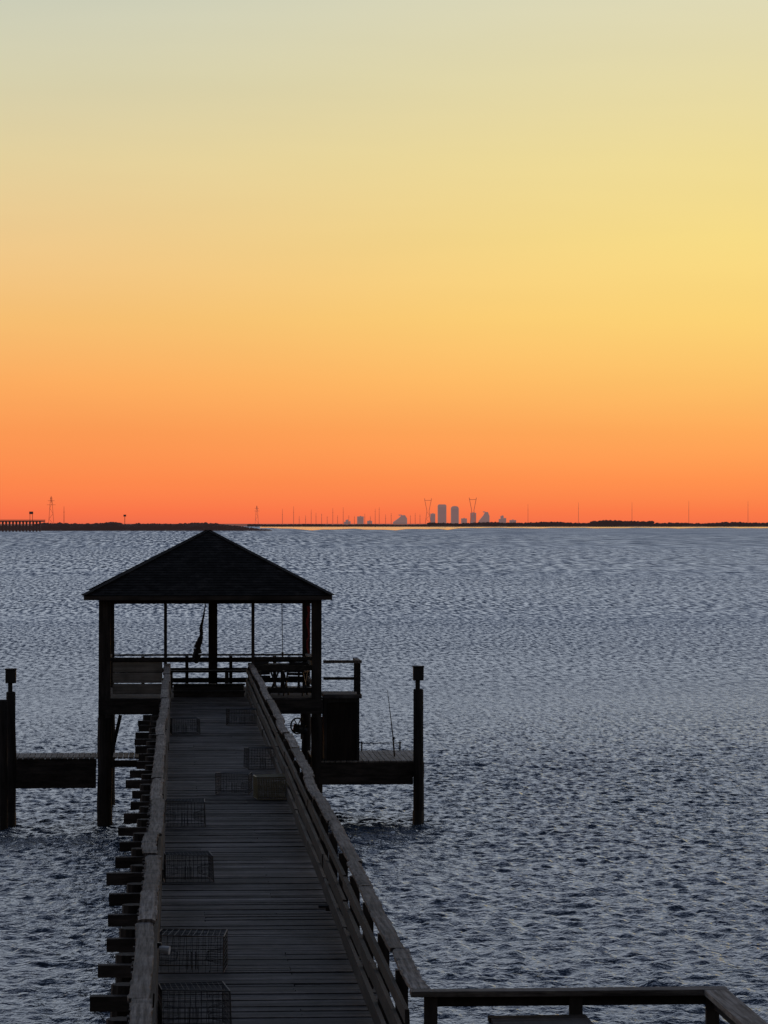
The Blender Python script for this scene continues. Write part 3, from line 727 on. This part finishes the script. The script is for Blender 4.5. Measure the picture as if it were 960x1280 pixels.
# ---------------------------------------------------------------- sky
w=bpy.data.worlds.new('World'); scene.world=w; w.use_nodes=True; n=w.node_tree.nodes; l=w.node_tree.links
bg=n['Background']
tc=n.new('ShaderNodeTexCoord'); sp=n.new('ShaderNodeSeparateXYZ'); l.new(tc.outputs['Generated'],sp.inputs[0])
mx0=n.new('ShaderNodeMath'); mx0.operation='MAXIMUM'; mx0.inputs[1].default_value=0; l.new(sp.outputs['Z'],mx0.inputs[0])
sq=n.new('ShaderNodeMath'); sq.operation='SQRT'; l.new(mx0.outputs[0],sq.inputs[0])
def ramp(stops):
    r=n.new('ShaderNodeValToRGB'); cr=r.color_ramp; cr.interpolation='LINEAR'
    pts=[(math.sqrt(max(0,z)),c) for z,c in stops]; pts.sort(key=lambda s:s[0])
    cr.elements[0].position=pts[0][0]; cr.elements[0].color=lin(pts[0][1]); cr.elements[1].position=pts[-1][0]; cr.elements[1].color=lin(pts[-1][1])
    for p_,c in pts[1:-1]:
        e=cr.elements.new(p_); e.color=lin(c)
    l.new(sq.outputs[0],r.inputs[0]); return r
def zy(y): return math.sin(max(0,(655-y))/F)
up=[(.180,(208,215,222)),(.22,(212,222,236)),(.36,(208,220,240)),(.55,(172,188,217)),(.75,(96,114,148)),(1,(60,75,110))]
L=[(zy(655),(232,104,76)),(zy(640),(248,115,73)),(zy(600),(252,135,76)),(zy(540),(253,153,84)),(zy(480),(253,171,95)),(zy(400),(247,190,114)),(zy(300),(237,200,140)),(zy(200),(227,208,158)),(zy(100),(214,208,174)),(zy(0),(203,205,185))]+up
R=[(zy(655),(241,108,73)),(zy(640),(253,123,72)),(zy(600),(255,146,78)),(zy(540),(255,171,90)),(zy(480),(254,193,104)),(zy(400),(253,212,118)),(zy(300),(247,220,134)),(zy(200),(239,220,150)),(zy(100),(231,219,167)),(zy(0),(223,217,181))]+up
rL,rR=ramp(L),ramp(R)
dp=n.new('ShaderNodeVectorMath'); dp.operation='DOT_PRODUCT'; dp.inputs[1].default_value=tuple(RT); l.new(tc.outputs['Generated'],dp.inputs[0])
mr=n.new('ShaderNodeMapRange'); mr.interpolation_type='SMOOTHSTEP'; mr.inputs[1].default_value=-.14; mr.inputs[2].default_value=.14; l.new(dp.outputs['Value'],mr.inputs[0])
mix=n.new('ShaderNodeMix'); mix.data_type='RGBA'; l.new(mr.outputs[0],mix.inputs[0]); l.new(rL.outputs[0],mix.inputs[6]); l.new(rR.outputs[0],mix.inputs[7])
# the side of the sky away from the glow is darker
dk=n.new('ShaderNodeMapRange'); dk.inputs[1].default_value=-.5; dk.inputs[2].default_value=.75; dk.inputs[3].default_value=.18; dk.inputs[4].default_value=1.0; l.new(sp.outputs['Y'],dk.inputs[0])
# faint large streaks in the air
sn=n.new('ShaderNodeTexNoise'); sn.inputs['Scale'].default_value=5; sn.inputs['Detail'].default_value=3
smp=n.new('ShaderNodeMapping'); smp.inputs['Scale'].default_value=(1,1,9); l.new(tc.outputs['Generated'],smp.inputs[0]); l.new(smp.outputs[0],sn.inputs['Vector'])
sm=n.new('ShaderNodeMapRange'); sm.inputs[1].default_value=.3; sm.inputs[2].default_value=.7; sm.inputs[3].default_value=.975; sm.inputs[4].default_value=1.015; l.new(sn.outputs[0],sm.inputs[0])
mm=n.new('ShaderNodeMath'); mm.operation='MULTIPLY'; l.new(dk.outputs[0],mm.inputs[0]); l.new(sm.outputs[0],mm.inputs[1])
sc_=n.new('ShaderNodeVectorMath'); sc_.operation='SCALE'; l.new(mix.outputs[2],sc_.inputs[0]); l.new(mm.outputs[0],sc_.inputs['Scale'])
l.new(sc_.outputs[0],bg.inputs['Color']); bg.inputs['Strength'].default_value=1.0
# last warm light of the sun just under the horizon, right of the view
ld=bpy.data.lights.new('sun','SUN'); ld.energy=.12; ld.angle=math.radians(8); ld.color=(1,.55,.28)
lo=bpy.data.objects.new('sun',ld); col.objects.link(lo)
dirv=Vector((math.sin(math.radians(28)),math.cos(math.radians(28)),math.tan(math.radians(4))))
lo.rotation_euler=dirv.to_track_quat('Z','Y').to_euler()

# ---------------------------------------------------------------- camera
cd=bpy.data.cameras.new('camera'); cam=bpy.data.objects.new('camera',cd); col.objects.link(cam)
cd.sensor_fit='VERTICAL'; cd.sensor_height=36; cd.lens=36*F/1280; cd.clip_start=.5; cd.clip_end=90000
cam.location=(0,0,CAMZ); pitch=math.atan(15/F)
cam.rotation_euler=(math.pi/2+pitch,0,-YAW)
scene.camera=cam
scene.view_settings.view_transform='Standard'; scene.view_settings.look='None'; scene.view_settings.exposure=0
